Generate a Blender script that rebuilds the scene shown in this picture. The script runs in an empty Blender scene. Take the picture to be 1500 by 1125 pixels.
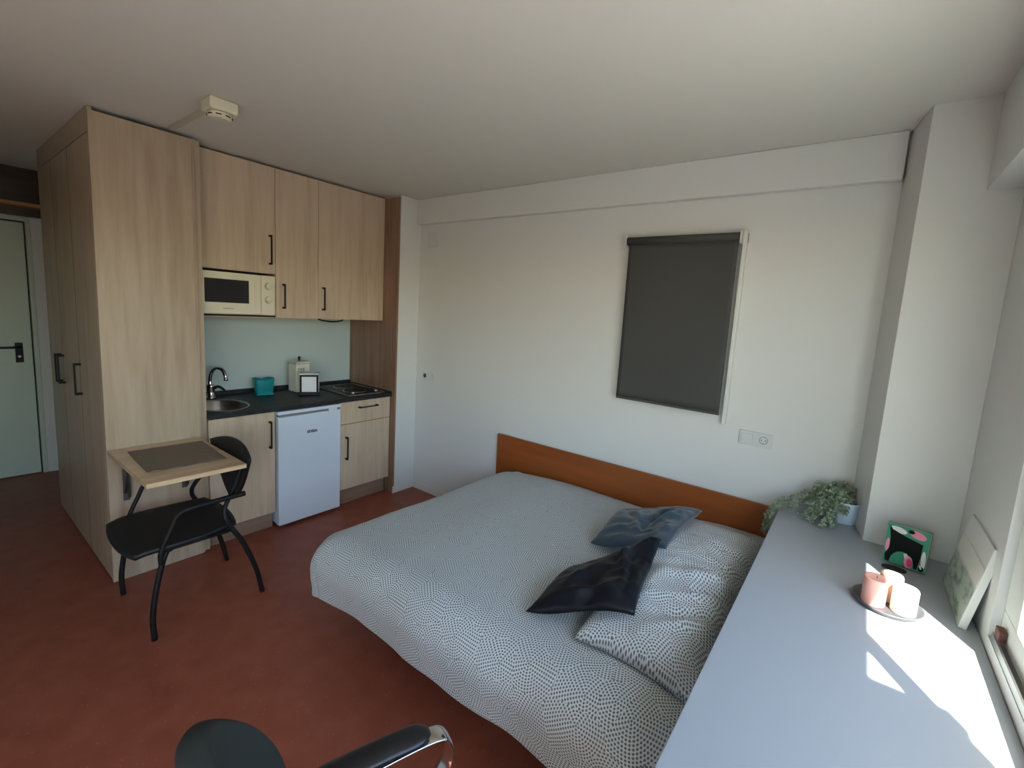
import bpy, bmesh, math, random
from math import sin, cos, pi, radians
from mathutils import Vector, Matrix, noise
random.seed(7)
COL = bpy.context.scene.collection
sc = bpy.context.scene

# ------------------------------------------------------------------ materials
def mat(name, col, rough=.5, metal=0., spec=.5, trans=0., **kw):
    m = bpy.data.materials.new(name); m.use_nodes = True
    b = m.node_tree.nodes['Principled BSDF']
    b.inputs['Base Color'].default_value = (*lin(col), 1)
    b.inputs['Roughness'].default_value = rough
    b.inputs['Metallic'].default_value = metal
    b.inputs['Specular IOR Level'].default_value = spec
    b.inputs['Transmission Weight'].default_value = trans
    for k, v in kw.items(): b.inputs[k.replace('_', ' ')].default_value = v
    return m
def lin(c):
    return tuple(((x/255)/12.92 if x/255 <= .04045 else ((x/255+.055)/1.055)**2.4) for x in c)
def nodes(m): return m.node_tree.nodes, m.node_tree.links, m.node_tree.nodes['Principled BSDF']
def N(m, t, **kw):
    n = m.node_tree.nodes.new(t)
    for k, v in kw.items(): setattr(n, k, v)
    return n
def ramp(m, stops):
    r = N(m, 'ShaderNodeValToRGB'); e = r.color_ramp.elements
    while len(e) < len(stops): e.new(.5)
    for s, (p, c) in zip(e, stops): s.position = p; s.color = (*lin(c), 1)
    return r
def bump(m, src, strength, dist=.01):
    b = N(m, 'ShaderNodeBump'); b.inputs['Strength'].default_value = strength; b.inputs['Distance'].default_value = dist
    m.node_tree.links.new(src, b.inputs['Height']); m.node_tree.links.new(b.outputs[0], nodes(m)[2].inputs['Normal'])

def wood(name, dark, mid, light, rough=.38, scale=1., horiz=None):
    m = mat(name, mid, rough); ns, ls, b = nodes(m)
    tc = N(m, 'ShaderNodeTexCoord'); mp = N(m, 'ShaderNodeMapping')
    s = {None: (14, 14, 1.1), 'x': (1.1, 14, 14), 'y': (14, 1.1, 14)}[horiz]
    mp.inputs['Scale'].default_value = tuple(v*scale for v in s)
    ls.new(tc.outputs['Object'], mp.inputs[0])
    n1 = N(m, 'ShaderNodeTexNoise'); n1.inputs['Scale'].default_value = 1.3; n1.inputs['Detail'].default_value = 8; n1.inputs['Roughness'].default_value = .62; n1.inputs['Distortion'].default_value = .35
    ls.new(mp.outputs[0], n1.inputs['Vector'])
    r = ramp(m, [(.28, dark), (.5, mid), (.75, light)]); ls.new(n1.outputs[0], r.inputs[0])
    # knots
    mp2 = N(m, 'ShaderNodeMapping'); mp2.inputs['Scale'].default_value = {None: (6, 6, 2.4), 'x': (2.4, 6, 6), 'y': (6, 2.4, 6)}[horiz]
    ls.new(tc.outputs['Object'], mp2.inputs[0])
    v = N(m, 'ShaderNodeTexVoronoi'); v.inputs['Scale'].default_value = 1.; ls.new(mp2.outputs[0], v.inputs['Vector'])
    rk = ramp(m, [(.05, (255, 255, 255)), (.16, (0, 0, 0))]); ls.new(v.outputs['Distance'], rk.inputs[0])
    mx = N(m, 'ShaderNodeMix', data_type='RGBA'); mu = N(m, 'ShaderNodeMath', operation='MULTIPLY'); mu.inputs[1].default_value = .55
    ls.new(rk.outputs[0], mu.inputs[0]); ls.new(mu.outputs[0], mx.inputs[0]); ls.new(r.outputs[0], mx.inputs[6]); mx.inputs[7].default_value = (*lin(dark), 1)
    ls.new(mx.outputs[2], b.inputs['Base Color'])
    return m

M = {}
OAK = ((158, 137, 115), (174, 154, 131), (184, 166, 144))
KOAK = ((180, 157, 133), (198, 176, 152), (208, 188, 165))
M['oak'] = wood('pale_oak', *OAK)
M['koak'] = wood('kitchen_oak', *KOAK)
M['oak_y'] = wood('pale_oak_cross', *OAK, horiz='y')
M['table_oak'] = wood('table_oak', (178, 146, 112), (202, 174, 138), (214, 190, 156), horiz='y')
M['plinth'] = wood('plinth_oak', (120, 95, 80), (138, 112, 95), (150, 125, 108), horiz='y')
M['panel_brown'] = wood('brown_oak', (112, 84, 66), (134, 103, 83), (150, 120, 98))
M['cherry'] = wood('orange_cherry', (122, 62, 24), (140, 74, 30), (152, 84, 36), rough=.35, scale=.5, horiz='x')
M['dark_wood'] = wood('dark_brown_wood', (52, 38, 30), (66, 50, 40), (76, 58, 46), horiz='y')
M['wall'] = mat('white_wall_paint', (214, 214, 210), .42, spec=.4)
nb = N(M['wall'], 'ShaderNodeTexNoise'); nb.inputs['Scale'].default_value = 55; nb.inputs['Detail'].default_value = 3
tcw = N(M['wall'], 'ShaderNodeTexCoord'); M['wall'].node_tree.links.new(tcw.outputs['Object'], nb.inputs['Vector']); bump(M['wall'], nb.outputs[0], .08, .003)
M['ceiling'] = mat('white_ceiling_paint', (212, 210, 202), .9, spec=.1)
M['white'] = mat('white_laminate', (216, 219, 224), .38); M['desk'] = mat('grey_white_desk', (152, 158, 163), .42)
M['trimwhite'] = mat('white_trim', (214, 214, 208), .4)
M['frame_white'] = mat('white_window_frame', (226, 226, 218), .3)
M['door'] = mat('pale_green_door_paint', (190, 200, 184), .45)
M['splash'] = mat('pale_splashback', (192, 204, 202), .3)
M['black'] = mat('black_metal', (18, 16, 16), .55, spec=.3)
M['blackplastic'] = mat('black_plastic', (20, 20, 21), .55)
M['leather'] = mat('black_leather', (22, 23, 27), .32)
M['fabricblack'] = mat('black_mesh_fabric', (38, 40, 38), .9, spec=.2)
M['chrome'] = mat('chrome', (210, 210, 210), .12, 1.)
M['steel'] = mat('brushed_steel', (190, 188, 184), .28, 1.)
M['gunmetal'] = mat('gunmetal', (92, 90, 92), .45, .6)
M['alu'] = mat('aluminium', (178, 178, 176), .35, .9)
M['cream'] = mat('cream_plastic', (222, 214, 190), .35)
M['creamdark'] = mat('cream_shadow_line', (150, 142, 118), .5)
M['glassdark'] = mat('dark_oven_glass', (34, 34, 38), .08)
M['fridge'] = mat('fridge_white', (206, 214, 226), .25)
M['greyrubber'] = mat('grey_rubber', (110, 115, 122), .6)
M['teal'] = mat('teal_plastic', (16, 140, 146), .35)
M['ink'] = mat('dark_ink', (45, 50, 58), .5)
M['greyink'] = mat('grey_ink', (105, 100, 84), .5)
M['tin'] = mat('ivory_tin', (206, 204, 190), .4)
M['napkin'] = mat('napkin_paper', (225, 226, 228), .9)
M['switch'] = mat('switch_white', (204, 207, 204), .3)
M['hole'] = mat('socket_dark', (40, 44, 44), .6)
M['pot'] = mat('pale_blue_pot', (190, 208, 222), .35)
M['soil'] = mat('soil', (58, 44, 34), .95)
M['candle_pink'] = mat('pink_wax', (226, 168, 152), .45, Subsurface_Weight=.15, Subsurface_Scale=.02)
M['candle_peach'] = mat('peach_wax', (222, 186, 160), .45, Subsurface_Weight=.15, Subsurface_Scale=.02)
M['candle_white'] = mat('white_wax', (214, 224, 212), .5)
M['wick'] = mat('wick', (60, 52, 46), .9)
M['tray'] = mat('grey_tray', (112, 112, 118), .35, .5)
M['green'] = mat('print_green', (30, 128, 92), .5)
M['greenpale'] = mat('box_side_green', (130, 158, 138), .5)
M['pink'] = mat('print_pink', (222, 130, 156), .5)
M['magenta'] = mat('print_magenta', (190, 50, 96), .5)
M['printwhite'] = mat('print_white', (214, 208, 204), .5)
M['printblack'] = mat('print_black', (8, 16, 12), .7, spec=.15)
M['smoke'] = mat('aged_white_plastic', (216, 208, 184), .45)
M['duct'] = mat('cable_duct', (186, 178, 164), .5)
M['dark'] = mat('gap_shade', (20, 16, 14), .8)
M['seal'] = mat('seal_grey', (120, 120, 112), .7)
M['ground'] = mat('pale_paving', (150, 146, 138), .9)
M['facade'] = mat('facade_render', (190, 184, 172), .9)
M['slatwood'] = mat('honey_wood', (176, 128, 78), .45)
M['bedframe'] = mat('dark_bed_base', (38, 34, 34), .8)
M['mattress'] = mat('mattress_white', (205, 205, 202), .8)

# window glass: mostly transparent, weak reflection
g = bpy.data.materials.new('window_glass'); g.use_nodes = True; gn = g.node_tree.nodes; gl = g.node_tree.links; gn.clear()
o_ = gn.new('ShaderNodeOutputMaterial'); mx = gn.new('ShaderNodeMixShader'); tr = gn.new('ShaderNodeBsdfTransparent'); gs = gn.new('ShaderNodeBsdfGlossy')
gs.inputs['Roughness'].default_value = .02; mx.inputs[0].default_value = .06; tr.inputs[0].default_value = (.95, .97, .95, 1)
gl.new(tr.outputs[0], mx.inputs[1]); gl.new(gs.outputs[0], mx.inputs[2]); gl.new(mx.outputs[0], o_.inputs[0]); M['glass'] = g

# worktop: near black slate
m = M['worktop'] = mat('black_slate_worktop', (30, 31, 34), .5, spec=.35); ns, ls, b = nodes(m)
t = N(m, 'ShaderNodeTexCoord'); n1 = N(m, 'ShaderNodeTexNoise'); n1.inputs['Scale'].default_value = 30; n1.inputs['Detail'].default_value = 6; ls.new(t.outputs['Object'], n1.inputs['Vector'])
r = ramp(m, [(.35, (22, 23, 26)), (.7, (44, 46, 50))]); ls.new(n1.outputs[0], r.inputs[0]); ls.new(r.outputs[0], b.inputs['Base Color'])

# floor: terracotta linoleum with fine speckles
m = M['floor'] = mat('terracotta_linoleum', (150, 78, 62), .42, spec=.35); ns, ls, b = nodes(m)
t = N(m, 'ShaderNodeTexCoord')
n1 = N(m, 'ShaderNodeTexNoise'); n1.inputs['Scale'].default_value = 9; n1.inputs['Detail'].default_value = 6; ls.new(t.outputs['Object'], n1.inputs['Vector'])
r = ramp(m, [(.35, (136, 72, 54)), (.65, (148, 82, 62))]); ls.new(n1.outputs[0], r.inputs[0])
v = N(m, 'ShaderNodeTexVoronoi'); v.inputs['Scale'].default_value = 55; ls.new(t.outputs['Object'], v.inputs['Vector'])
rk = ramp(m, [(.06, (255, 255, 255)), (.13, (0, 0, 0))]); ls.new(v.outputs['Distance'], rk.inputs[0])
sepc = N(m, 'ShaderNodeSeparateColor'); ls.new(v.outputs['Color'], sepc.inputs[0])
gt = N(m, 'ShaderNodeMath', operation='GREATER_THAN'); gt.inputs[1].default_value = .6; ls.new(sepc.outputs[0], gt.inputs[0])
mu = N(m, 'ShaderNodeMath', operation='MULTIPLY'); ls.new(rk.outputs[0], mu.inputs[0]); ls.new(gt.outputs[0], mu.inputs[1])
mu2 = N(m, 'ShaderNodeMath', operation='MULTIPLY'); mu2.inputs[1].default_value = .75; ls.new(mu.outputs[0], mu2.inputs[0])
mx = N(m, 'ShaderNodeMix', data_type='RGBA'); ls.new(mu2.outputs[0], mx.inputs[0]); ls.new(r.outputs[0], mx.inputs[6]); mx.inputs[7].default_value = (*lin((196, 150, 124)), 1)
ls.new(mx.outputs[2], b.inputs['Base Color'])

# duvet cover: small dark dashes set along concentric arcs
def duvet_mat():
    m = mat('dotted_duvet_cotton', (190, 196, 196), .85, spec=.2); ns, ls, b = nodes(m)
    uv = N(m, 'ShaderNodeUVMap'); v = N(m, 'ShaderNodeTexVoronoi', voronoi_dimensions='2D'); v.inputs['Scale'].default_value = 7.5
    ls.new(uv.outputs[0], v.inputs['Vector'])
    sc_ = N(m, 'ShaderNodeVectorMath', operation='SUBTRACT'); ls.new(uv.outputs[0], sc_.inputs[0]); ls.new(v.outputs['Position'], sc_.inputs[1])
    sp = N(m, 'ShaderNodeSeparateXYZ'); ls.new(sc_.outputs[0], sp.inputs[0])
    ln = N(m, 'ShaderNodeVectorMath', operation='LENGTH'); ls.new(sc_.outputs[0], ln.inputs[0])
    P = .0088
    def ma(op, a, b2=None):
        n = N(m, 'ShaderNodeMath', operation=op)
        for i, x in enumerate((a, b2)):
            if x is None: continue
            if isinstance(x, (int, float)): n.inputs[i].default_value = x
            else: ls.new(x, n.inputs[i])
        return n.outputs[0]
    q = ma('DIVIDE', ln.outputs['Value'], P); ring = ma('ROUND', q); ang = ma('ARCTAN2', sp.outputs[1], sp.outputs[0])
    cr = ma('COSINE', ma('MULTIPLY', q, 2*pi))
    nseg = ma('ROUND', ma('MULTIPLY', ring, 5.0))
    ca = ma('COSINE', ma('MULTIPLY', ang, nseg))
    s = ma('ADD', cr, ca); k = ma('DIVIDE', ma('ADD', s, .1), .9)
    cl = N(m, 'ShaderNodeClamp'); ls.new(k, cl.inputs[0])
    mx = N(m, 'ShaderNodeMix', data_type='RGBA'); ls.new(cl.outputs[0], mx.inputs[0])
    mx.inputs[6].default_value = (*lin((196, 203, 202)), 1); mx.inputs[7].default_value = (*lin((96, 103, 106)), 1)
    ls.new(mx.outputs[2], b.inputs['Base Color'])
    b.inputs['Sheen Weight'].default_value = .2
    return m
M['duvet'] = duvet_mat()
M['satin_teal'] = mat('grey_teal_satin', (44, 64, 76), .45, spec=.4, Sheen_Weight=.2)
M['satin_navy'] = mat('navy_satin', (9, 15, 24), .42, spec=.3)

# leaves
m = M['leaf'] = mat('trailing_leaf', (110, 138, 96), .5); ns, ls, b = nodes(m)
gi = N(m, 'ShaderNodeTexCoord'); n1 = N(m, 'ShaderNodeTexNoise'); n1.inputs['Scale'].default_value = 60; ls.new(gi.outputs['Object'], n1.inputs['Vector'])
r = ramp(m, [(.35, (104, 124, 98)), (.65, (168, 182, 152))]); ls.new(n1.outputs[0], r.inputs[0]); ls.new(r.outputs[0], b.inputs['Base Color'])
M['stem'] = mat('green_stem', (96, 110, 72), .6)
# blind fabric & placemat weave
m = M['blind'] = mat('charcoal_blind_fabric', (74, 74, 72), .8, spec=.2)
m = M['mat'] = mat('taupe_woven_placemat', (124, 112, 98), .85, spec=.2); ns, ls, b = nodes(m)
t = N(m, 'ShaderNodeTexCoord'); w = N(m, 'ShaderNodeTexWave', bands_direction='X'); w.inputs['Scale'].default_value = 70; ls.new(t.outputs['Object'], w.inputs['Vector'])
r = ramp(m, [(.3, (108, 98, 84)), (.7, (140, 128, 112))]); ls.new(w.outputs[0], r.inputs[0]); ls.new(r.outputs[0], b.inputs['Base Color'])
# canvas print with faint green foliage
m = M['canvas'] = mat('canvas_print', (196, 198, 190), .7); ns, ls, b = nodes(m)
t = N(m, 'ShaderNodeTexCoord'); n1 = N(m, 'ShaderNodeTexNoise'); n1.inputs['Scale'].default_value = 16; n1.inputs['Detail'].default_value = 4; ls.new(t.outputs['Generated'], n1.inputs['Vector']); n1.inputs['Scale'].default_value = 5
r = ramp(m, [(.42, (168, 176, 164)), (.58, (128, 146, 132)), (.7, (84, 106, 92))]); ls.new(n1.outputs[0], r.inputs[0])
sp = N(m, 'ShaderNodeSeparateXYZ'); ls.new(t.outputs['Generated'], sp.inputs[0])
r2 = ramp(m, [(.12, (255, 255, 255)), (.25, (255, 255, 255)), (.62, (255, 255, 255)), (.7, (0, 0, 0))]); ls.new(sp.outputs[2], r2.inputs[0])
mx = N(m, 'ShaderNodeMix', data_type='RGBA'); ls.new(r2.outputs[0], mx.inputs[0]); mx.inputs[6].default_value = (*lin((206, 206, 198)), 1); ls.new(r.outputs[0], mx.inputs[7]); ls.new(mx.outputs[2], b.inputs['Base Color'])

# ------------------------------------------------------------------ mesh helpers
def bm_new(): return bmesh.new()
def box(bm, x0, x1, y0, y1, z0, z1, bev=0., mi=0, seg=2):
    r = bmesh.ops.create_cube(bm, size=1)
    vs = r['verts']
    for v in vs:
        v.co = Vector(((x0+x1)/2+v.co.x*(x1-x0), (y0+y1)/2+v.co.y*(y1-y0), (z0+z1)/2+v.co.z*(z1-z0)))
    fs = list({f for v in vs for f in v.link_faces})
    for f in fs: f.material_index = mi
    if bev > 0:
        es = list({e for v in vs for e in v.link_edges})
        rr = bmesh.ops.bevel(bm, geom=es, offset=bev, segments=seg, affect='EDGES', profile=.5)
        for f in rr['faces']: f.material_index = mi
    return bm
def ring(bm, c, nrm, up, rx, ry, n):
    s = up.cross(nrm).normalized(); u = nrm.cross(s).normalized()
    return [bm.verts.new(c+s*cos(2*pi*i/n)*rx+u*sin(2*pi*i/n)*ry) for i in range(n)]
def skin(bm, rings, cap=True, mi=0, closed=True):
    n = len(rings[0])
    for a, b in zip(rings, rings[1:]):
        for i in range(n if closed else n-1):
            f = bm.faces.new((a[i], a[(i+1) % n], b[(i+1) % n], b[i])); f.material_index = mi; f.smooth = True
    if cap:
        f = bm.faces.new(list(reversed(rings[0]))); f.material_index = mi
        f = bm.faces.new(rings[-1]); f.material_index = mi
def spline(pts, n=8):
    P = [Vector(p) for p in pts]; P = [2*P[0]-P[1]]+P+[2*P[-1]-P[-2]]; out = []
    for i in range(1, len(P)-2):
        for k in range(n):
            t = k/n; a, b, c, d = P[i-1:i+3]
            out.append(.5*((2*b)+(-a+c)*t+(2*a-5*b+4*c-d)*t*t+(-a+3*b-3*c+d)*t**3))
    out.append(P[-2]); return out
def tube(bm, pts, r, n=10, smooth=8, mi=0, flat=None):
    P = spline(pts, smooth) if smooth and len(pts) > 2 else [Vector(p) for p in pts]
    L = len(P); rs = []
    up = Vector((0, 0, 1)); d0 = (P[1]-P[0]).normalized()
    if abs(d0.dot(up)) > .9: up = Vector((1, 0, 0))
    for i, p in enumerate(P):
        d = (P[min(i+1, L-1)]-P[max(i-1, 0)]).normalized()
        s = up.cross(d).normalized(); up = d.cross(s).normalized()
        rr = r(i/(L-1)) if callable(r) else r
        rx, ry = (rr, rr) if flat is None else (rr*flat[0], rr*flat[1])
        rs.append(ring(bm, p, d, up, rx, ry, n))
    skin(bm, rs, True, mi); return bm
def lathe(bm, prof, c=(0, 0, 0), n=32, mi=0, sx=1., sy=1., cap=True):
    rs = [[bm.verts.new((c[0]+max(r, .0004)*cos(2*pi*i/n)*sx, c[1]+max(r, .0004)*sin(2*pi*i/n)*sy, c[2]+z)) for i in range(n)] for r, z in prof]
    skin(bm, rs, cap, mi); return bm
def poly(bm, pts, z0, z1, mi=0, bev=0):
    lo = [bm.verts.new((x, y, z0)) for x, y in pts]; hi = [bm.verts.new((x, y, z1)) for x, y in pts]
    n = len(pts); fs = [bm.faces.new(list(reversed(lo))), bm.faces.new(hi)]
    for i in range(n): fs.append(bm.faces.new((lo[i], lo[(i+1) % n], hi[(i+1) % n], hi[i])))
    for f in fs: f.material_index = mi
    if bev: bmesh.ops.bevel(bm, geom=list({e for f in fs for e in f.edges}), offset=bev, segments=2, affect='EDGES')
    return bm
def xf(bm, mtx): bmesh.ops.transform(bm, matrix=mtx, verts=bm.verts); return bm
def obj(name, bm, mats, parent=None, loc=None, smooth=False, angle=None):
    bmesh.ops.recalc_face_normals(bm, faces=bm.faces)
    me = bpy.data.meshes.new(name); bm.to_mesh(me); bm.free()
    for k in (mats if isinstance(mats, (list, tuple)) else [mats]): me.materials.append(M[k] if isinstance(k, str) else k)
    o = bpy.data.objects.new(name, me); COL.objects.link(o)
    if smooth:
        for p in me.polygons: p.use_smooth = True
    if parent is not None:
        o.parent = parent
        # geometry is given in world space: shift so that parent offset cancels
        base = parent.matrix_world.inverted() if False else None
        w = world_loc(parent)
        me.transform(Matrix.Translation(-w))
    return o
def world_loc(o):
    v = Vector(o.location)
    while o.parent: o = o.parent; v += Vector(o.location)
    return v
def thing(name, label, cat, loc=(0, 0, 0), group=None):
    o = bpy.data.objects.new(name, None); COL.objects.link(o); o.location = loc; o.empty_display_size = .05
    o['label'] = label; o['category'] = cat
    if group: o['group'] = group
    return o
def tag(o, label, cat, group=None):
    o['label'] = label; o['category'] = cat
    if group: o['group'] = group
    return o
def struct(name, bm, m):
    o = obj(name, bm, m); o['kind'] = 'structure'; return o
def boolean_cut(o, cutter):
    md = o.modifiers.new('cut', 'BOOLEAN'); md.object = cutter; md.operation = 'DIFFERENCE'; md.solver = 'EXACT'
    bpy.context.view_layer.update()
    dg = bpy.context.evaluated_depsgraph_get(); me = bpy.data.meshes.new_from_object(o.evaluated_get(dg))
    o.modifiers.clear(); o.data = me; bpy.data.objects.remove(cutter)
def text_mesh(name, s, size, mtx, m, parent, ext=.0006, bold=False):
    cu = bpy.data.curves.new(name, 'FONT'); cu.body = s; cu.size = size; cu.extrude = ext; cu.align_x = 'CENTER'; cu.align_y = 'CENTER'
    if bold: cu.offset = size*.045
    t = bpy.data.objects.new('tmp', cu); COL.objects.link(t); bpy.context.view_layer.update()
    me = bpy.data.meshes.new_from_object(t.evaluated_get(bpy.context.evaluated_depsgraph_get())); bpy.data.objects.remove(t)
    me.transform(mtx); me.transform(Matrix.Translation(-world_loc(parent))); me.materials.clear(); me.materials.append(M[m])
    o = bpy.data.objects.new(name, me); COL.objects.link(o); o.parent = parent; return o
# frame facing +X : text x -> +Y, text y -> +Z
def face_x(x, y, z): return Matrix.Translation((x, y, z)) @ Matrix(((0, 0, 1, 0), (1, 0, 0, 0), (0, 1, 0, 0), (0, 0, 0, 1)))

H = 2.559; XW = 3.60; YB = -4.3
# ------------------------------------------------------------------ room shell
b = bm_new(); box(b, -2.6, 3.95, YB-.1, .1, -.08, 0); struct('floor', b, 'floor')
b = bm_new(); box(b, -2.6, 3.95, YB-.1, .1, H, H+.1); struct('ceiling', b, 'ceiling')
b = bm_new(); box(b, -.8, 3.95, 0, .1, 0, H); struct('wall_back', b, 'wall')
b = bm_new(); box(b, -.2, -.0005, -.2120, -.0005, 0, H-.0005); struct('wall_left', b, 'wall')          # short return beside the kitchen
b = bm_new(); box(b, -.79, -.691, -2.0, -.0005, 0, H-.0005); box(b, -.691, -.2, -.2105, -.0005, 0, H-.0005); struct('wall_kitchen', b, 'wall')
b = bm_new(); box(b, .002, 3.252, -.046, -.0005, 2.355, H-.0005, .004); struct('trim_beam', b, 'wall')
b = bm_new(); poly(b, [(3.254, -.0005), (3.308, -.287), (3.5995, -.287), (3.5995, -.0005)], 0, H-.0005); struct('wall_corner', b, 'wall')
# window wall with opening
WY0, WY1, WZ0, WZ1 = -2.75, -.88, .82, 2.22
b = bm_new()
box(b, XW, 3.9, WY1, 0, 0, H); box(b, XW, 3.9, -3.05, WY0, 0, H); box(b, XW, 3.9, YB, -4.2, 0, H); box(b, XW, 3.9, -4.2, -3.05, 2.22, H); box(b, XW, 3.9, WY0, WY1, 0, WZ0); box(b, XW, 3.9, WY0, WY1, WZ1, H)
struct('wall_right', b, 'wall')
# shutter box / pelmet over the window
b = bm_new(); box(b, 3.5, 3.5995, -2.9, -.2875, 2.223, H-.0005, .002); struct('trim_pelmet', b, 'wall')
# rest of the room behind the camera
b = bm_new(); box(b, 0.0, 2.2, YB-.1, YB, 0, H); box(b, 2.9, XW, YB-.1, YB, 0, H); box(b, 2.2, 2.9, YB-.1, YB, 0, .9); box(b, 2.2, 2.9, YB-.1, YB, 2.25, H); struct('wall_front', b, 'wall')
b = bm_new()
for a in ((2.201, 2.27, .901, 2.249), (2.83, 2.899, .901, 2.249), (2.27, 2.83, .901, .97), (2.27, 2.83, 2.18, 2.249)): box(b, a[0], a[1], YB-.08, YB-.03, a[2], a[3], .003)
w2 = struct('window_added', b, 'frame_white')  # unseen window, added to bring in daylight from behind the camera
for x0_, x1_ in ((2.271, 2.829),):
    b = bm_new(); box(b, x0_, x1_, YB-.057, YB-.053, .971, 2.179); obj('pane', b, 'glass', w2)
b = bm_new(); box(b, -2.5, -.1, -3.15, -3.05, 0, H-.0005); box(b, -.1, 0, YB, -3.05, 0, H-.0005); struct('wall_hall', b, 'wall')
# entrance end wall with doorway
XD = -2.477
b = bm_new(); box(b, XD-.1, XD, -2.03, -1.5, 0, H-.0005); box(b, XD-.1, XD, -3.05, -2.95, 0, H-.0005); box(b, XD-.1, XD, -2.95, -2.03, 2.19, H-.0005)
box(b, XD, -1.52, -1.6, -1.5, 0, H-.0005); struct('wall_entrance', b, 'wall')
# baseboards
b = bm_new(); box(b, .001, .011, -.234, -.012, 0, .06, .002); struct('baseboard_left', b, 'trimwhite')
b = bm_new(); box(b, .0005, 3.25, -.0115, -.0005, 0, .06, .002); struct('baseboard_back', b, 'trimwhite')
b = bm_new(); box(b, XD+.001, XD+.011, -2.02, -1.61, 0, .06, .002); struct('baseboard_entrance', b, 'trimwhite')

# entrance door
d1 = bm_new(); box(d1, XD-.049, XD-.005, -2.915, -2.071, .006, 2.138, .003)
dr = struct('door_1', d1, 'door')
b = bm_new(); box(b, XD-.06, XD+.012, -2.062, -2.031, 0, 2.1495, .003); box(b, XD-.06, XD+.012, -2.949, -2.924, 0, 2.1495, .003); box(b, XD-.06, XD+.012, -2.949, -2.031, 2.15, 2.188, .003)
fr = struct('trim_door_frame', b, 'door')
b = bm_new(); box(b, XD-.058, XD-.05, -2.93, -2.06, 0, 2.15); struct('trim_door_shade', b, 'dark')  # dark sheet behind the door, paints the gap around it as shade
b = bm_new(); box(b, XD-.0049, XD+.006, -2.17, -2.125, .985, 1.15, .003); hp = obj('handle_plate', b, 'black', dr); box_ = None
b = bm_new(); tube(b, [(XD+.004, -2.148, 1.115), (XD+.05, -2.148, 1.115), (XD+.055, -2.165, 1.115), (XD+.055, -2.30, 1.113)], .009, smooth=0); obj('lever', b, 'black', hp)
b = bm_new(); lathe(b, [(.009, 0), (.009, .004)], n=16); xf(b, Matrix.Translation((XD+.004, -2.148, 1.035)) @ Matrix.Rotation(pi/2, 4, 'Y')); obj('lock_cylinder', b, 'steel', hp)
# dark brown panels over the door with a honey slat
b = bm_new(); box(b, XD+.001, XD+.10, -3.045, -1.605, 2.285, H-.001); box(b, XD+.001, XD+.06, -3.045, -1.605, 2.19, 2.255); struct('trim_door_head', b, 'dark_wood')
b = bm_new(); box(b, XD+.001, XD+.18, -3.045, -1.605, 2.256, 2.284, .004); struct('trim_door_slat', b, 'slatwood')

# ------------------------------------------------------------------ wardrobe
YT = -2.089; XT = -.046
w = thing('wardrobe', 'tall pale oak built-in wardrobe reaching the ceiling beside the entrance corridor', 'wardrobe', (-.78, -1.85, 0))
b = bm_new(); box(b, -1.515, -.07, -2.066, -1.654, .001, 2.54); obj('body', b, 'dark_wood', w)  # body coloured dark so the gaps between the fronts read as shade
b = bm_new(); box(b, -.0695, XT, YT, -1.653, .001, 2.535, .0015); obj('side_panel', b, 'oak', w)
b = bm_new(); box(b, -1.515, -.0705, YT+.001, -2.0665, 2.436, 2.556, .001); obj('top_filler', b, 'oak_y', w)
def bar_handle(bm, p0, p1, out, r=.0055, leg=.03):
    p0, p1, out = Vector(p0), Vector(p1), Vector(out)
    d = (p1-p0).normalized()
    def bb(a, c, hw):
        mn = Vector([min(a[i], c[i])-hw*(1 if abs((c-a)[i]) < 1e-6 else 0) for i in range(3)]); mxx = Vector([max(a[i], c[i])+hw*(1 if abs((c-a)[i]) < 1e-6 else 0) for i in range(3)])
        box(bm, mn.x, mxx.x, mn.y, mxx.y, mn.z, mxx.z, .0015)
    bb(p0+out*leg, p1+out*leg, r*.85)
    bb(p0+d*.006, p0+d*.006+out*leg, r*1.25); bb(p1-d*.006, p1-d*.006+out*leg, r*1.25)
for (x0, x1, hx) in ((-1.512, -1.068, -1.11), (-1.060, -.577, -1.022), (-.569, -.0735, -.535)):
    b = bm_new(); box(b, x0, x1, YT, -2.0665, .012, 2.429, .0015); d = obj('door', b, 'oak', w)
    b = bm_new(); bar_handle(b, (hx, YT-.0005, 1.01), (hx, YT-.0005, 1.2), (0, -1, 0)); obj('handle', b, 'black', d)

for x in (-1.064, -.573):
    b = bm_new(); box(b, x-.0037, x+.0037, YT+.0004, -2.0665, .012, 2.429); obj('door_gap_shade', b, 'dark', w)  # dark strip painted as the gap's shade, hides the lit door edges
# filler strip between wardrobe and kitchen
b = bm_new(); box(b, -.15, -.072, -1.6385, -1.6055, .001, 2.54, .001); box(b, -.15, XT-.006, -1.652, -1.639, .001, 2.54, .001)
tag(obj('filler_strip', b, 'oak'), 'narrow vertical pale oak filler strip between wardrobe side and kitchen', 'panel')
# kitchen end panel (right)
b = bm_new(); box(b, -.690, .0, -.2295, -.2125, .001, 2.545, .0012)
tag(obj('end_panel', b, 'panel_brown'), 'tall brown oak end panel closing the kitchen on the right', 'panel')

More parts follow.
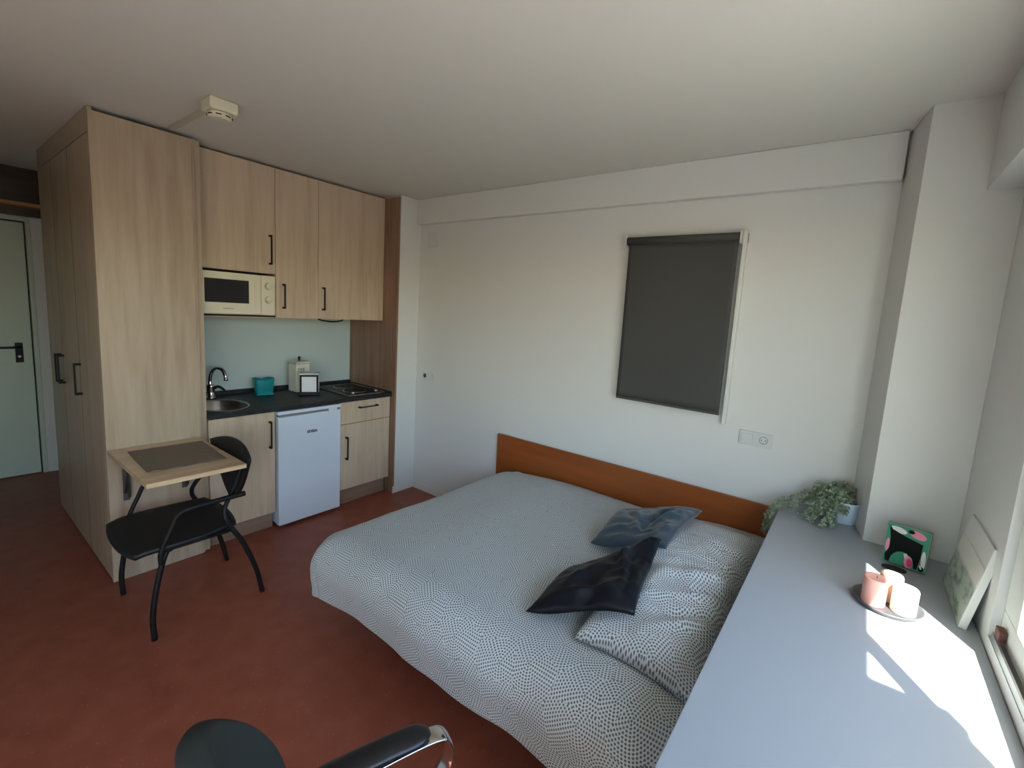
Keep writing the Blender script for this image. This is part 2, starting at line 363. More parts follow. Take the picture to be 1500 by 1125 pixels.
# ------------------------------------------------------------------ kitchen uppers
XU = -.189
def wall_cab(label, y0, y1, z0, hy, hz0, hz1, door_z0=None):
    t = thing('wall_cabinet', label, 'cabinet', (-.45, (y0+y1)/2, z0))
    zt = 2.54
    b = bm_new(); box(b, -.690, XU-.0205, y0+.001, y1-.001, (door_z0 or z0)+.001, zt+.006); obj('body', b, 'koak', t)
    if door_z0:     # open niche below: sides and shelf
        b = bm_new(); box(b, -.60, XU-.0205, y0+.0008, y0+.0035, z0, door_z0); box(b, -.60, XU-.0205, y1-.0035, y1-.0008, z0, door_z0); box(b, -.60, XU-.001, y0+.001, y1-.001, z0-.004, z0+.0035, .001); obj('shelf', b, 'oak_y', t)
        b = bm_new(); box(b, -.60, XU-.012, y0+.004, y1-.004, door_z0-.006, door_z0); obj('gap_shade', b, 'dark', t)  # dark strips stand in for the shade above and below the microwave
        b = bm_new(); box(b, -.60, XU-.001, y0+.004, y1-.004, z0+.0038, z0+.0132); obj('gap_shade', b, 'dark', t)
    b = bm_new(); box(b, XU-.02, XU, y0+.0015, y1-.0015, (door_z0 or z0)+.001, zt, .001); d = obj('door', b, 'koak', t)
    b = bm_new(); bar_handle(b, (XU+.0003, hy, hz0), (XU+.0003, hy, hz1), (1, 0, 0)); obj('handle', b, 'black', d)
    return t
wall_cab('wide pale oak wall cabinet above the microwave', -1.604, -1.126, 1.517, -1.165, 1.885, 2.085, 1.821)
wall_cab('narrow pale oak wall cabinet in the middle of the upper row', -1.126, -.815, 1.517, -1.076, 1.585, 1.76)
wall_cab('pale oak wall cabinet above the hob, rightmost of the upper row', -.815, -.2300, 1.517, -.778, 1.585, 1.76)
# wiring under the right wall cabinet
b = bm_new(); tube(b, [(-.33, -.74, 1.514), (-.33, -.70, 1.500), (-.33, -.62, 1.492), (-.33, -.54, 1.500), (-.33, -.52, 1.514)], .006, n=8)
tag(obj('cable', b, 'black'), 'black cable sagging under the rightmost wall cabinet', 'cable')
b = bm_new(); box(b, -.36, -.18, -1.6045, -1.597, 1.40, 1.505); bmesh.ops.delete(b, geom=[], context='VERTS')
b.free(); b = bm_new()
vs = [b.verts.new(p) for p in ((-.25, -1.604, 1.497), (-.25, -1.575, 1.497), (-.25, -1.575, 1.455), (-.25, -1.604, 1.462), (-.27, -1.604, 1.497), (-.27, -1.575, 1.497), (-.27, -1.575, 1.455), (-.27, -1.604, 1.462))]
for f in ((0, 1, 2, 3), (4, 5, 6, 7), (0, 1, 5, 4), (1, 2, 6, 5), (2, 3, 7, 6), (3, 0, 4, 7)): b.faces.new([vs[i] for i in f])
tag(obj('corner_bracket', b, 'dark_wood'), 'small dark corner bracket under the left end of the microwave shelf', 'bracket')

# microwave
t = thing('microwave', 'cream microwave oven built in under the left wall cabinet', 'microwave', (-.4, -1.367, 1.5305))
b = bm_new(); box(b, -.58, XU-.02, -1.598, -1.1315, 1.5305, 1.807, .004); obj('body', b, 'cream', t)
b = bm_new(); box(b, XU-.0195, XU+.008, -1.598, -1.226, 1.534, 1.806, .006); dd = obj('door', b, 'cream', t)
b = bm_new(); box(b, XU+.0082, XU+.010, -1.563, -1.305, 1.608, 1.760, .0008); obj('window', b, 'glassdark', dd)
b = bm_new(); box(b, XU+.0082, XU+.0125, -1.270, -1.2615, 1.58, 1.77, .002); obj('grip', b, 'creamdark', dd).data.materials[0] = M['cream']
text_mesh('lettering', 'DAEWOO', .013, face_x(XU+.0084, -1.43, 1.570), 'greyink', dd)
b = bm_new(); box(b, XU-.0195, XU+.006, -1.2245, -1.1315, 1.534, 1.806, .004); cp = obj('control_panel', b, 'cream', t)
for z in (1.734, 1.640):
    b = bm_new(); lathe(b, [(.021, 0), (.020, .012), (.017, .015), (0, .015)], n=24); box(b, -.003, .003, -.02, .02, .015, .021, .001)
    xf(b, Matrix.Translation((XU+.0062, -1.176, z)) @ Matrix.Rotation(pi/2, 4, 'Y') @ Matrix.Rotation(.5, 4, 'Z')); obj('knob', b, 'cream', cp)
    b = bm_new(); tube(b, [(XU+.0066, -1.176+.026*cos(a), z+.026*sin(a)) for a in [radians(100+12*i) for i in range(15)]], .0012, n=6, smooth=0); obj('dial_mark', b, 'greyink', cp)

# ------------------------------------------------------------------ kitchen base
XC = -.033
t = thing('splashback', 'pale green-white splashback panel behind the worktop', 'panel', (-.688, -.9, .93))
b = bm_new(); box(b, -.6905, -.684, -1.6, -.2300, .932, 1.516, .0005); obj('panel', b, 'splash', t)
wt = thing('worktop', 'black slate kitchen worktop with raised back edge', 'worktop', (-.36, -.9, .87))
b = bm_new(); box(b, -.688, XC, -1.6035, -.2300, .872, .900, .002); top = obj('slab', b, 'worktop', wt)
cb = bm_new(); lathe(cb, [(.19, -.2), (.19, .2)], n=48, sy=.8); cut = obj('cut', cb, 'dark'); cut.location = (-.30, -1.44, .9)
top.parent = None; top.location = wt.location; boolean_cut(top, cut); top.location = (0, 0, 0); top.parent = wt
b = bm_new(); box(b, -.6835, -.668, -1.6035, -.2300, .9002, .932, .001); obj('upstand', b, 'worktop', wt)
b = bm_new(); box(b, -.6675, XC-.01, -.2420, -.2300, .9002, .914, .001); obj('side_upstand', b, 'worktop', wt)
# sink bowl
sk = thing('sink', 'oval stainless steel sink bowl set into the black worktop', 'sink', (-.30, -1.44, .9))
b = bm_new(); lathe(b, [(.204, .0012), (.203, .004), (.192, .0035), (.186, -.003), (.176, -.06), (.15, -.10), (.09, -.118), (.035, -.12)], (-.30, -1.44, .9), n=64, sy=.78, cap=False); obj('bowl', b, 'steel', sk, smooth=True)
b = bm_new(); lathe(b, [(.036, -.1205), (.034, -.117), (.02, -.119), (0, -.119)], (-.30, -1.44, .9), n=24); obj('drain', b, 'chrome', sk, smooth=True)
# tap
tp = thing('tap', 'curved chrome mixer tap standing behind the oval sink', 'tap', (-.575, -1.41, .9))
b = bm_new(); lathe(b, [(.032, .0003), (.031, .010), (.026, .014), (.025, .080), (.029, .085), (.027, .105), (0, .11)], (-.575, -1.41, .9), n=24); obj('base', b, 'chrome', tp, smooth=True)
b = bm_new(); tube(b, [(-.575, -1.41, .985), (-.58, -1.412, 1.04), (-.565, -1.405, 1.095), (-.525, -1.39, 1.128), (-.475, -1.37, 1.122), (-.45, -1.36, 1.085), (-.447, -1.358, 1.062)], .0125, n=12); obj('spout', b, 'chrome', tp, smooth=True)
b = bm_new(); lathe(b, [(.013, 0), (.013, .022)], (-.447, -1.358, 1.045), n=16); obj('aerator', b, 'chrome', tp)
b = bm_new(); tube(b, [(-.575, -1.388, .975), (-.57, -1.36, .985), (-.555, -1.325, .955)], lambda s: .011-.003*s, n=10); obj('lever', b, 'black', tp, smooth=True)

def base_cab(label, y0, y1, group=None):
    t = thing('base_cabinet', label, 'cabinet', (-.36, (y0+y1)/2, 0)); return t
XB = -.055
t = base_cab('pale oak base cabinet with one door under the sink', -1.604, -1.2)
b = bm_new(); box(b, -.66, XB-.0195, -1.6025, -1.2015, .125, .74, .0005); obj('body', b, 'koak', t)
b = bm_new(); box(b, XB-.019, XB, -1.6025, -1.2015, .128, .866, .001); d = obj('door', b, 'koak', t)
b = bm_new(); bar_handle(b, (XB+.0003, -1.237, .612), (XB+.0003, -1.237, .805), (1, 0, 0)); obj('handle', b, 'black', d)
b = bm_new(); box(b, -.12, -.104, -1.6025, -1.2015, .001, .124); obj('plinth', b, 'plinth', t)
t = base_cab('pale oak base cabinet with drawer and door under the hob', -.71, -.212)
b = bm_new(); box(b, -.66, XB-.0195, -.7095, -.2305, .135, .87, .0005); obj('body', b, 'panel_brown', t)
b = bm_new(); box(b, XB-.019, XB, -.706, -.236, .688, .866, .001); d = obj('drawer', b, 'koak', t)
b = bm_new(); bar_handle(b, (XB+.0003, -.545, .812), (XB+.0003, -.372, .812), (1, 0, 0)); obj('handle', b, 'black', d)
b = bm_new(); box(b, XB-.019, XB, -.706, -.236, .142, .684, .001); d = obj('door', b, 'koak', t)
b = bm_new(); bar_handle(b, (XB+.0003, -.652, .395), (XB+.0003, -.652, .582), (1, 0, 0)); obj('handle', b, 'black', d)
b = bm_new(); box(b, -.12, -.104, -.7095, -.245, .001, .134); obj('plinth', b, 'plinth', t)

# fridge
YF0, YF1 = -1.192, -.717
f = thing('fridge', 'white undercounter fridge between the two base cabinets', 'fridge', (-.3, (YF0+YF1)/2, 0))
XF = -.022
b = bm_new(); box(b, -.60, XF-.055, YF0+.004, YF1-.004, .025, .862, .006); obj('body', b, 'fridge', f)
b = bm_new(); box(b, -.40, XF-.003, YF0, YF1, .842, .866, .004); obj('top_trim', b, 'fridge', f)
b = bm_new(); box(b, XF-.050, XF, YF0, YF1, .022, .826, .008, seg=3); dd = obj('door', b, 'fridge', f)
b = bm_new(); box(b, XF-.052, XF-.0505, YF0+.01, YF1-.01, .03, .82); obj('seal', b, 'greyrubber', f)
b = bm_new(); box(b, XF-.046, XF-.006, YF0+.006, YF1-.006, .8265, .8415); obj('grip_recess', b, 'greyrubber', f)
b = bm_new(); box(b, XF+.0003, XF+.004, YF1-.105, YF1-.035, .802, .848, .0015); obj('hinge_cover', b, 'fridge', f)
text_mesh('lettering', 'EDESA', .027, face_x(XF+.0003, -.948, .690), 'ink', dd, bold=True)
for y in (YF0+.04, YF1-.04):
    b = bm_new(); lathe(b, [(.016, .0005), (.016, .024)], (-.1, y, 0), n=14); obj('foot', b, 'blackplastic', f)

# hob
hb = thing('hob', 'two-plate electric hob in the black worktop beside the end panel', 'hob', (-.36, -.42, .9))
b = bm_new(); box(b, -.60, -.10, -.60, -.26, .9005, .906, .002); obj('glass_top', b, 'worktop', hb)
b = bm_new()
for a in ((-.605, -.595, -.605, -.255), (-.105, -.095, -.605, -.255), (-.595, -.105, -.605, -.597), (-.595, -.105, -.263, -.255)): box(b, *a, .9004, .9085, .001)
obj('rim', b, 'steel', hb)
for (x, y, r) in ((-.48, -.42, .075), (-.27, -.44, .09)):
    b = bm_new(); lathe(b, [(r+.006, .0063), (r+.005, .0095), (r, .0105)], (x, y, .9), n=40); lathe(b, [(r-.002, .0107), (r-.006, .014), (r*.25, .014), (r*.22, .011), (0, .011)], (x, y, .9), n=40, mi=1); obj('hotplate', b, ['steel', 'black'], hb)
for y in (-.54, -.32):
    b = bm_new(); lathe(b, [(.018, .0065), (.016, .024), (.013, .026), (0, .026)], (-.14, y, .9), n=20); obj('knob', b, 'steel', hb, smooth=False)

# things on the worktop
bk = thing('basket', 'teal ribbed plastic basket on the black worktop', 'basket', (-.545, -1.06, .9))
b = bm_new()
def rsq(h, w, d, z, n=40, p=4.):
    out = []
    for i in range(n):
        a = 2*pi*i/n; c, s = cos(a), sin(a); out.append((abs(c)**(2/p)*(1 if c > 0 else -1)*w, abs(s)**(2/p)*(1 if s > 0 else -1)*d, z))
    return out
prof = [(.055, .002), (.058, .018), (.064, .06), (.069, .10), (.072, .128)]
inn = [(.068, .128), (.065, .10), (.060, .06), (.053, .008)]
rs = []
for r, z in prof+inn:
    dip = 1
    rs.append([b.verts.new((x, y, z-(.012*(1-min(1, abs(y)/(r*.6))) if z > .12 else 0))) for (x, y, _) in rsq(0, r*.8, r, 0)])
skin(b, rs, True)
for i in range(14):
    y = -.05+.1*i/13; box(b, .0535, .0575, y-.0015, y+.0015, .03, .115)
xf(b, Matrix.Translation((-.545, -1.06, .9)) @ Matrix.Rotation(radians(-8), 4, 'Z')); obj('tub', b, 'teal', bk)
b = bm_new(); box(b, -.048, .052, -.06, .06, .0005, .012, .004); xf(b, Matrix.Translation((-.545, -1.06, .9)) @ Matrix.Rotation(radians(-8), 4, 'Z')); bk.name = 'basket'; o = obj('foot_tray', b, 'teal', bk)

cn = thing('storage_tin', 'ivory lettered storage tin with black knob behind the napkin holder', 'tin', (-.52, -.80, .9))
R = Matrix.Translation((-.525, -.79, .9)) @ Matrix.Rotation(radians(4), 4, 'Z')
b = bm_new(); box(b, -.06, .06, -.06, .06, .0005, .235, .012, seg=4); xf(b, R); obj('body', b, 'tin', cn)
b = bm_new(); box(b, -.062, .062, -.062, .062, .236, .254, .006); xf(b, R); obj('lid', b, 'tin', cn)
b = bm_new(); lathe(b, [(.008, .2545), (.007, .265), (.010, .28), (.009, .290), (0, .293)], n=16); xf(b, R); obj('knob', b, 'black', cn)
text_mesh('lettering', 'TEE', .040, R @ face_x(.0605, -.018, .185), 'ink', cn)

nh = thing('napkin_holder', 'square white napkin holder with black frame on the worktop', 'napkin holder', (-.34, -.83, .9))
R = Matrix.Translation((-.345, -.80, .9)) @ Matrix.Rotation(radians(-30), 4, 'Z')
b = bm_new(); box(b, -.085, .035, -.072, .072, .026, .176, .004); xf(b, R); obj('body', b, 'trimwhite', nh)
b = bm_new(); box(b, -.088, .045, -.072, .072, .0005, .0255, .003); xf(b, R); obj('base', b, 'black', nh)
b = bm_new()
for a in ((-.068, -.053, .026, .166), (.053, .068, .026, .166), (-.053, .053, .151, .166)): box(b, .0352, .045, *a, .002)
xf(b, R); obj('front_frame', b, 'black', nh)
b = bm_new(); box(b, .0352, .039, -.055, .055, .028, .154, .001); xf(b, R); obj('napkins', b, 'napkin', nh)

# ------------------------------------------------------------------ folding table + mat
ft = thing('folding_table', 'small pale oak fold-down table hinged to the wardrobe side', 'table', (.25, -1.88, .76))
b = bm_new(); box(b, XT+.0008, .640, -2.086, -1.664, .752, .775, .0015); obj('tabletop', b, 'table_oak', ft)
for y in (-2.015, -1.74):
    b = bm_new(); x = XT+.001
    box(b, x, x+.004, y-.014, y+.014, .47, .750, .001)
    box(b, x+.004, .30, y-.012, y+.012, .746, .7515, .001)
    tube(b, [(x+.012, y-.008, .52), (x+.10, y-.008, .70), (x+.21, y-.008, .742)], .006, n=6, smooth=0)
    tube(b, [(x+.016, y+.010, .735), (x+.020, y+.010, .49)], .006, n=6, smooth=0)
    obj('bracket', b, 'gunmetal', ft)
b = bm_new(); R = Matrix.Translation((.275, -1.862, .7755)) @ Matrix.Rotation(radians(-3.), 4, 'Z')
n = 30
g0 = [[b.verts.new((-.215+.43*i/n, -.170+.34*j/10, .0012+.002*max(0, noise.noise(Vector((i*.3, j*.5, 0))))+(.004*max(0, (i/n-.9))*10 if j < 2 else 0))) for j in range(11)] for i in range(n+1)]
for i in range(n):
    for j in range(10): b.faces.new((g0[i][j], g0[i+1][j], g0[i+1][j+1], g0[i][j+1]))
xf(b, R); pm = obj('placemat', b, 'mat'); md = pm.modifiers.new('thick', 'SOLIDIFY'); md.thickness = .0025; md.offset = 1
tag(pm, 'taupe woven placemat lying on the fold-down table', 'placemat')

# ------------------------------------------------------------------ black dining chair
ch = thing('armchair', 'black chair with curved tube legs and arms tucked under the fold-down table', 'chair', (.385, -1.85, 0))
CXC = .385
def seat_bm():
    b = bm_new(); nu, nv = 24, 20; topg = []
    for i in range(nu+1):
        row = []
        for j in range(nv+1):
            u = -1+2*i/nu; v = -1+2*j/nv     # v=-1 front
            # squircle mapping
            uu = u*math.sqrt(1-.22*v*v); vv = v*math.sqrt(1-.22*u*u)
            wid = .268*(1-.07*(vv+1)/2); x = CXC+uu*wid; y = -1.925+vv*.245
            z = .452-.012*(1-uu*uu)*(1-vv*vv)-.035*max(0, -vv-.55)**2*4+.012*max(0, vv-.3)
            row.append(b.verts.new((x, y, z)))
        topg.append(row)
    for i in range(nu):
        for j in range(nv): b.faces.new((topg[i][j], topg[i+1][j], topg[i+1][j+1], topg[i][j+1])).smooth = True
    return b
so = obj('seat', seat_bm(), 'blackplastic', ch, smooth=True); md = so.modifiers.new('thick', 'SOLIDIFY'); md.thickness = .022; md.offset = -1
for sx in (-1, 1):
    x = CXC+sx*.265; xs = CXC+sx*.235
    b = bm_new(); tube(b, [(x, -2.083, .001), (x, -2.086, .12), (x-sx*.004, -2.066, .26), (x-sx*.014, -2.035, .38), (xs, -2.01, .425)], .0125, n=12); obj('front_leg', b, 'black', ch, smooth=True)
    xr = CXC+sx*.240
    b = bm_new(); tube(b, [(xr+sx*.003, -1.588, .001), (xr+sx*.004, -1.622, .16), (xr+sx*.002, -1.682, .33), (xr, -1.735, .432)], .0125, n=12); obj('rear_leg', b, 'black', ch, smooth=True)
    b = bm_new(); tube(b, [(xr, -1.735, .43), (xr, -1.762, .49), (xr-sx*.02, -1.757, .55), (xr-sx*.05, -1.70, .64), (xr-sx*.085, -1.655, .725)], .0115, n=12); obj('back_upright', b, 'black', ch, smooth=True)
    b = bm_new(); tube(b, [(xs+sx*.012, -2.035, .428), (xr+sx*.012, -1.75, .430)], .010, n=10, smooth=0); obj('side_rail', b, 'black', ch, smooth=True)
    b = bm_new(); tube(b, [(x-sx*.006, -2.045, .37), (x, -2.045, .43), (x, -2.00, .54), (x, -1.975, .592), (x, -1.93, .610), (x, -1.80, .615), (x, -1.68, .618)], lambda s: .0105+.003*(s > .62), n=12); obj('arm', b, 'black', ch, smooth=True)
b = bm_new(); tube(b, [(CXC-.24, -2.0, .418), (CXC+.24, -2.0, .418)], .010, n=10, smooth=0); obj('cross_rail', b, 'black', ch)
b = bm_new(); nu, nv = 28, 20; gr = []
for i in range(nu+1):
    row = []
    for j in range(nv+1):
        u = -1+2*i/nu; v = j/nv
        zt = .848-.05*abs(u)**2.2; zb_ = .50+.29*abs(u)**1.6
        z = zb_+(zt-zb_)*v; x = CXC+u*.262
        row.append(b.verts.new((x, -1.628-.028*u*u+.012*((z-.7)/.2)+.0*v, z)))
    gr.append(row)
for i in range(nu):
    for j in range(nv): b.faces.new((gr[i][j], gr[i+1][j], gr[i+1][j+1], gr[i][j+1])).smooth = True
bo = obj('backrest', b, 'blackplastic', ch, smooth=True); md = bo.modifiers.new('thick', 'SOLIDIFY'); md.thickness = .014; md.offset = 0

# ------------------------------------------------------------------ bed
bd = thing('bed', 'low double bed standing against the white wall below the roller blind', 'bed', (2.0, -.8, 0))
b = bm_new(); box(b, 1.30, 2.93, -1.40, -.07, .12, .26, .01); obj('base', b, 'bedframe', bd)
b = bm_new(); box(b, 1.22, 2.945, -1.47, -.05, .262, .50, .05, seg=4); obj('mattress', b, 'mattress', bd)
for x in (1.50, 2.80):
    for y in (-1.20, -.20):
        b = bm_new(); lathe(b, [(.022, .001), (.028, .119)], (x, y, 0), n=14); obj('leg', b, 'black', bd)
hbm = bm_new(); box(hbm, 1.012, 2.917, -.0305, -.0125, .001, .724, .003)
hb_ = tag(obj('headboard', hbm, 'cherry'), 'long orange cherry wood headboard panel fixed to the white wall', 'headboard')

def duvet():
    b = bm_new(); uvl = b.loops.layers.uv.new('UVMap')
    r = .15; L = .36
    X0, X1, Y0, Y1 = 1.11, 2.955, -1.605, -.037      # outer plan extents
    cx0, cy0 = X0+r, Y0+r; ZT = .548
    nx, ny = 150, 120
    U = [cx0-(L+.0)*(1-i/44) if i < 44 else cx0+(X1-cx0)*(i-44)/(nx-44) for i in range(nx+1)]
    V = [cy0-(L+.0)*(1-j/44) if j < 44 else cy0+(Y1-cy0)*(j-44)/(ny-44) for j in range(ny+1)]
    G = []
    for u in U:
        row = []
        for v in V:
            cx, cy = max(u, cx0), max(v, cy0); dx, dy = u-cx, v-cy
            s = max(abs(dx), abs(dy)); ln = math.hypot(dx, dy)
            n_ = Vector((dx/ln, dy/ln, 0)) if ln > 1e-9 else Vector((0, 0, 0))
            per = (v-cy0 if dy == 0 else 0)-(u-cx0 if dx == 0 else 0)
            if s > 0 and dx < 0 and dy < 0: per = 0
            if s < r*pi/2: off = r*sin(s/r); z = -r*(1-cos(s/r))
            else: off = r; z = -r-(s-r*pi/2)
            depth = min(1, max(0, s/L))
            fold = .008*sin(per*7+.6)*depth**1.3+.004*sin(per*19+1.7)*depth**1.6
            corner = (dx < 0 and dy < 0)
            if corner: fold += .010*sin(math.atan2(-dy, -dx)*6+.5)*depth
            off += fold+.014*sin(pi*min(1, depth*1.1))-.02*max(0, depth-.75)
            # soft dips on top
            p = Vector((u*1.3, v*1.3, .3)); q = Vector((u*4., v*4., 1.3))
            top = .012*noise.noise(p)+.006*noise.noise(q)
            edge = min(1, max(0, (u-cx0)/.5))*min(1, max(0, (v-cy0)/.5))
            sag = -.035*(1-min(1, max(0, (u-X0)/.55)))*(1 if dy == 0 else 1)
            back = -.045*max(0, 1-(Y1-v)/.22)**2*(1-min(1, max(0, (u-2.3)/.4)))
            wr = .004*abs(noise.noise(Vector((u*9, v*9, 5))))
            z = ZT+z+(top+wr)*(1 if s < r else .5)+sag+back
            if s > L-.02: z += .012*noise.noise(Vector((per*5, 3, 1)))
            row.append((b.verts.new(Vector((cx, cy, 0))+n_*off+Vector((0, 0, z))), (u, v)))
        G.append(row)
    for i in range(nx):
        for j in range(ny):
            q = [G[i][j], G[i+1][j], G[i+1][j+1], G[i][j+1]]
            f_ = b.faces.new([a[0] for a in q]); f_.smooth = True
            for lp, a in zip(f_.loops, q): lp[uvl].uv = a[1]
    o = obj('duvet', b, 'duvet', smooth=True)
    md = o.modifiers.new('thick', 'SOLIDIFY'); md.thickness = .012; md.offset = -1
    return o
tag(duvet(), 'grey and white dotted duvet draped over the low bed', 'duvet')

def cushion(name, c, T, m, zfun, seed=0, nu=60, wr=.01, pinch=.10, uvs=False, lift=0., folds=()):
    """c: four plan corners (x,y) in order; T thickness; zfun(x,y): the surface it rests on"""
    b = bm_new(); uvl = b.loops.layers.uv.new('UVMap')
    c = [Vector((x, y, 0)) for x, y in c]
    layers = []
    for side in (0, 1):
        G = []
        for i in range(nu+1):
            row = []
            for j in range(nu+1):
                u, v = i/nu, j/nu; U_, V_ = 2*u-1, 2*v-1
                pu = U_*(1-pinch*(1-V_*V_)*abs(U_)**3); pv = V_*(1-pinch*(1-U_*U_)*abs(V_)**3)
                uu, vv = (pu+1)/2, (pv+1)/2
                p = c[0]*(1-uu)*(1-vv)+c[1]*uu*(1-vv)+c[2]*uu*vv+c[3]*(1-uu)*vv
                e = (max(0, 1-abs(U_)**2.4)*max(0, 1-abs(V_)**2.4))**.42
                base = zfun(p.x, p.y)
                if side == 0: z = base+.004
                else:
                    nz = noise.noise(Vector((p.x*6+seed, p.y*6, seed)))
                    rid = 1-abs(noise.noise(Vector((p.x*9+seed*3, p.y*14, seed*2.))))*2
                    fo = 0
                    for (fx, fy, ang, amp, wd) in folds:
                        dd_ = (p.x-fx)*sin(ang)-(p.y-fy)*cos(ang); al = (p.x-fx)*cos(ang)+(p.y-fy)*sin(ang)
                        fo += amp*math.exp(-(dd_/wd)**2)*math.exp(-(al/.12)**2)
                    z = base+.006+e*(T*(1+.3*nz)+wr*rid+fo)
                row.append((p.x, p.y, z))
            G.append(row)
        layers.append(G)
    vs = []
    for side in (0, 1):
        vs.append([[b.verts.new(layers[side][i][j]) if side == 0 or (0 < i < nu and 0 < j < nu) else None for j in range(nu+1)] for i in range(nu+1)])
    for i in range(nu+1):
        for j in range(nu+1):
            if vs[1][i][j] is None: vs[1][i][j] = vs[0][i][j]
    Ls = ((c[1]-c[0]).length, (c[3]-c[0]).length)
    for side in (0, 1):
        for i in range(nu):
            for j in range(nu):
                idx = [(i, j), (i+1, j), (i+1, j+1), (i, j+1)]
                try: f_ = b.faces.new([vs[side][a][b_] for a, b_ in idx])
                except ValueError: continue
                f_.smooth = True
                for lp, (a, b_) in zip(f_.loops, idx): lp[uvl].uv = (a/nu*Ls[0]+5+side*3, b_/nu*Ls[1]+5)
    return obj(name, b, m, smooth=True)
PZ0 = .560
def duv_z(x, y): return PZ0-.03*max(0, 1-(x-1.1)/.5)
# long pillow
pil_c = [(2.525, -1.395), (2.955, -1.425), (2.95, -.20), (2.48, -.22)]
def pil_z(x, y):
    u = (x-2.50)/.455*2-1; v = (y+1.41)/1.20*2-1
    if abs(u) >= 1 or abs(v) >= 1: return PZ0+.006
    return PZ0+.004+.138*(max(0, 1-abs(u)**2.4)*max(0, 1-abs(v)**4))**.42
pl = cushion('pillow', pil_c, .118, 'duvet', lambda x, y: PZ0, seed=3, wr=.012, pinch=.05, nu=80,
    folds=((2.86, -1.20, .6, .03, .014), (2.87, -1.12, .55, -.03, .014), (2.86, -1.04, .5, .03, .014), (2.88, -.97, .4, -.028, .013), (2.87, -.90, .4, .03, .015), (2.88, -.80, .35, -.026, .014), (2.70, -.95, .2, .02, .03), (2.87, -.72, .3, .024, .016), (2.87, -.60, .3, -.02, .015)))
tag(pl, 'long pillow in grey and white dotted fabric at the desk end of the bed', 'pillow')
def quadz(c, x, y, cs):
    # corner heights blended by inverse distance
    w_ = [1/(((x-a)**2+(y-b_)**2)+.004) for a, b_ in c]; return sum(a*b_ for a, b_ in zip(w_, cs))/sum(w_)
C1 = [(2.262, -.800), (2.640, -.850), (2.640, -.300), (2.262, -.470)]
C2 = [(2.330, -1.415), (2.700, -1.310), (2.630, -.880), (2.325, -1.075)]
def z1(x, y): return max(duv_z(x, y)+.004, pil_z(x, y)+.012, quadz(C1, x, y, (.573, .69, .70, .635)))
c1 = cushion('cushion', C1, .055, 'satin_teal', z1, seed=1.3, wr=.012, pinch=.05,
    folds=((2.43, -.66, 1.9, .022, .02), (2.50, -.62, 1.4, -.02, .015), (2.55, -.56, 1.1, .022, .018), (2.38, -.60, 2.3, -.015, .015), (2.58, -.72, .9, .018, .02), (2.35, -.72, .3, .012, .02)))
tag(c1, 'grey-teal satin cushion on the bed, nearer the headboard', 'cushion', None)
def z2(x, y): return max(duv_z(x, y)+.004, pil_z(x, y)+.012, quadz(C2, x, y, (.573, .675, .765, .60)), (z1(x, y)+.055) if y > -.93 else 0)
c2 = cushion('cushion', C2, .045, 'satin_navy', z2, seed=4.1, wr=.012, pinch=.05,
    folds=((2.45, -1.2, 1.2, .02, .03), (2.55, -1.08, 2.0, .024, .02), (2.62, -1.18, 1.8, -.02, .015), (2.50, -1.30, .4, .02, .02), (2.57, -.98, 1.2, .02, .02), (2.53, -1.36, 1.5, -.02, .03)))
tag(c2, 'dark navy satin cushion on the bed, nearer the camera, overlapping the pillow', 'cushion', None)

# ------------------------------------------------------------------ desk
ZD = .78
dk = thing('desk', 'long white desk running along the window wall past the bed', 'desk', (3.28, -1.1, 0))
b = bm_new(); poly(b, [(2.971, -.002), (2.971, -1.96), (3.598, -1.96), (3.598, -.289), (3.3065, -.289), (3.2522, -.002)], .752, ZD, bev=.0015); obj('desktop', b, 'desk', dk)
for y in (-.60, -1.93):
    b = bm_new(); box(b, 3.0, 3.57, y-.015, y+.015, .001, .7515, .001); obj('side_panel', b, 'desk', dk)
b = bm_new(); box(b, 3.55, 3.568, -1.91, -.62, .30, .7515, .001); obj('back_panel', b, 'desk', dk)

# plant
px_, py_ = 3.232, -.118
pp = thing('potted_plant', 'trailing plant with tiny leaves in a pale blue pot at the desk corner', 'plant', (px_, py_, ZD))
b = bm_new(); lathe(b, [(.046, .0008), (.049, .004), (.060, .098), (.0615, .105), (.0585, .106), (.056, .096), (.054, .09)], (px_-.0, py_, ZD), n=40, cap=False)
bmesh.ops.contextual_create(b, geom=[e for e in b.edges if e.is_boundary and all(abs(v.co.z-ZD-.0008) < 1e-5 for v in e.verts)]); obj('pot', b, 'pot', pp, smooth=True)
b = bm_new(); lathe(b, [(.054, .088), (.03, .094), (0, .095)], (px_, py_, ZD), n=24); obj('soil', b, 'soil', pp)
strands = []
def st(*pts): strands.append(pts)
zt = ZD+.10
random.seed(11)
ends = [((3.12, -.20), .03), ((3.05, -.12), .045), ((3.10, -.28), .01), ((3.15, -.31), .012), ((3.08, -.22), .02), ((3.02, -.16), .03), ((3.14, -.11), .09), ((3.17, -.21), .05), ((3.11, -.07), .10), ((3.19, -.27), .015), ((3.06, -.25), .012), ((3.16, -.06), .13), ((3.20, -.06), .14), ((3.18, -.15), .10), ((3.13, -.24), .04), ((3.26, -.06), .12), ((3.21, -.2), .07), ((3.09, -.15), .07), ((3.23,-.19),.06),((3.16,-.24),.02),((3.12,-.14),.075)]
for (ex, ey), hz in ends:
    sx, sy = px_+random.uniform(-.035, .02), py_+random.uniform(-.035, .03)
    mx_, my_ = sx*.55+ex*.45, sy*.55+ey*.45
    st((sx, sy, zt-.01), (mx_, my_, zt+.035+random.uniform(-.01, .025)), (ex*.75+sx*.25, ey*.75+sy*.25, ZD+hz+.03), (ex, ey, ZD+hz))
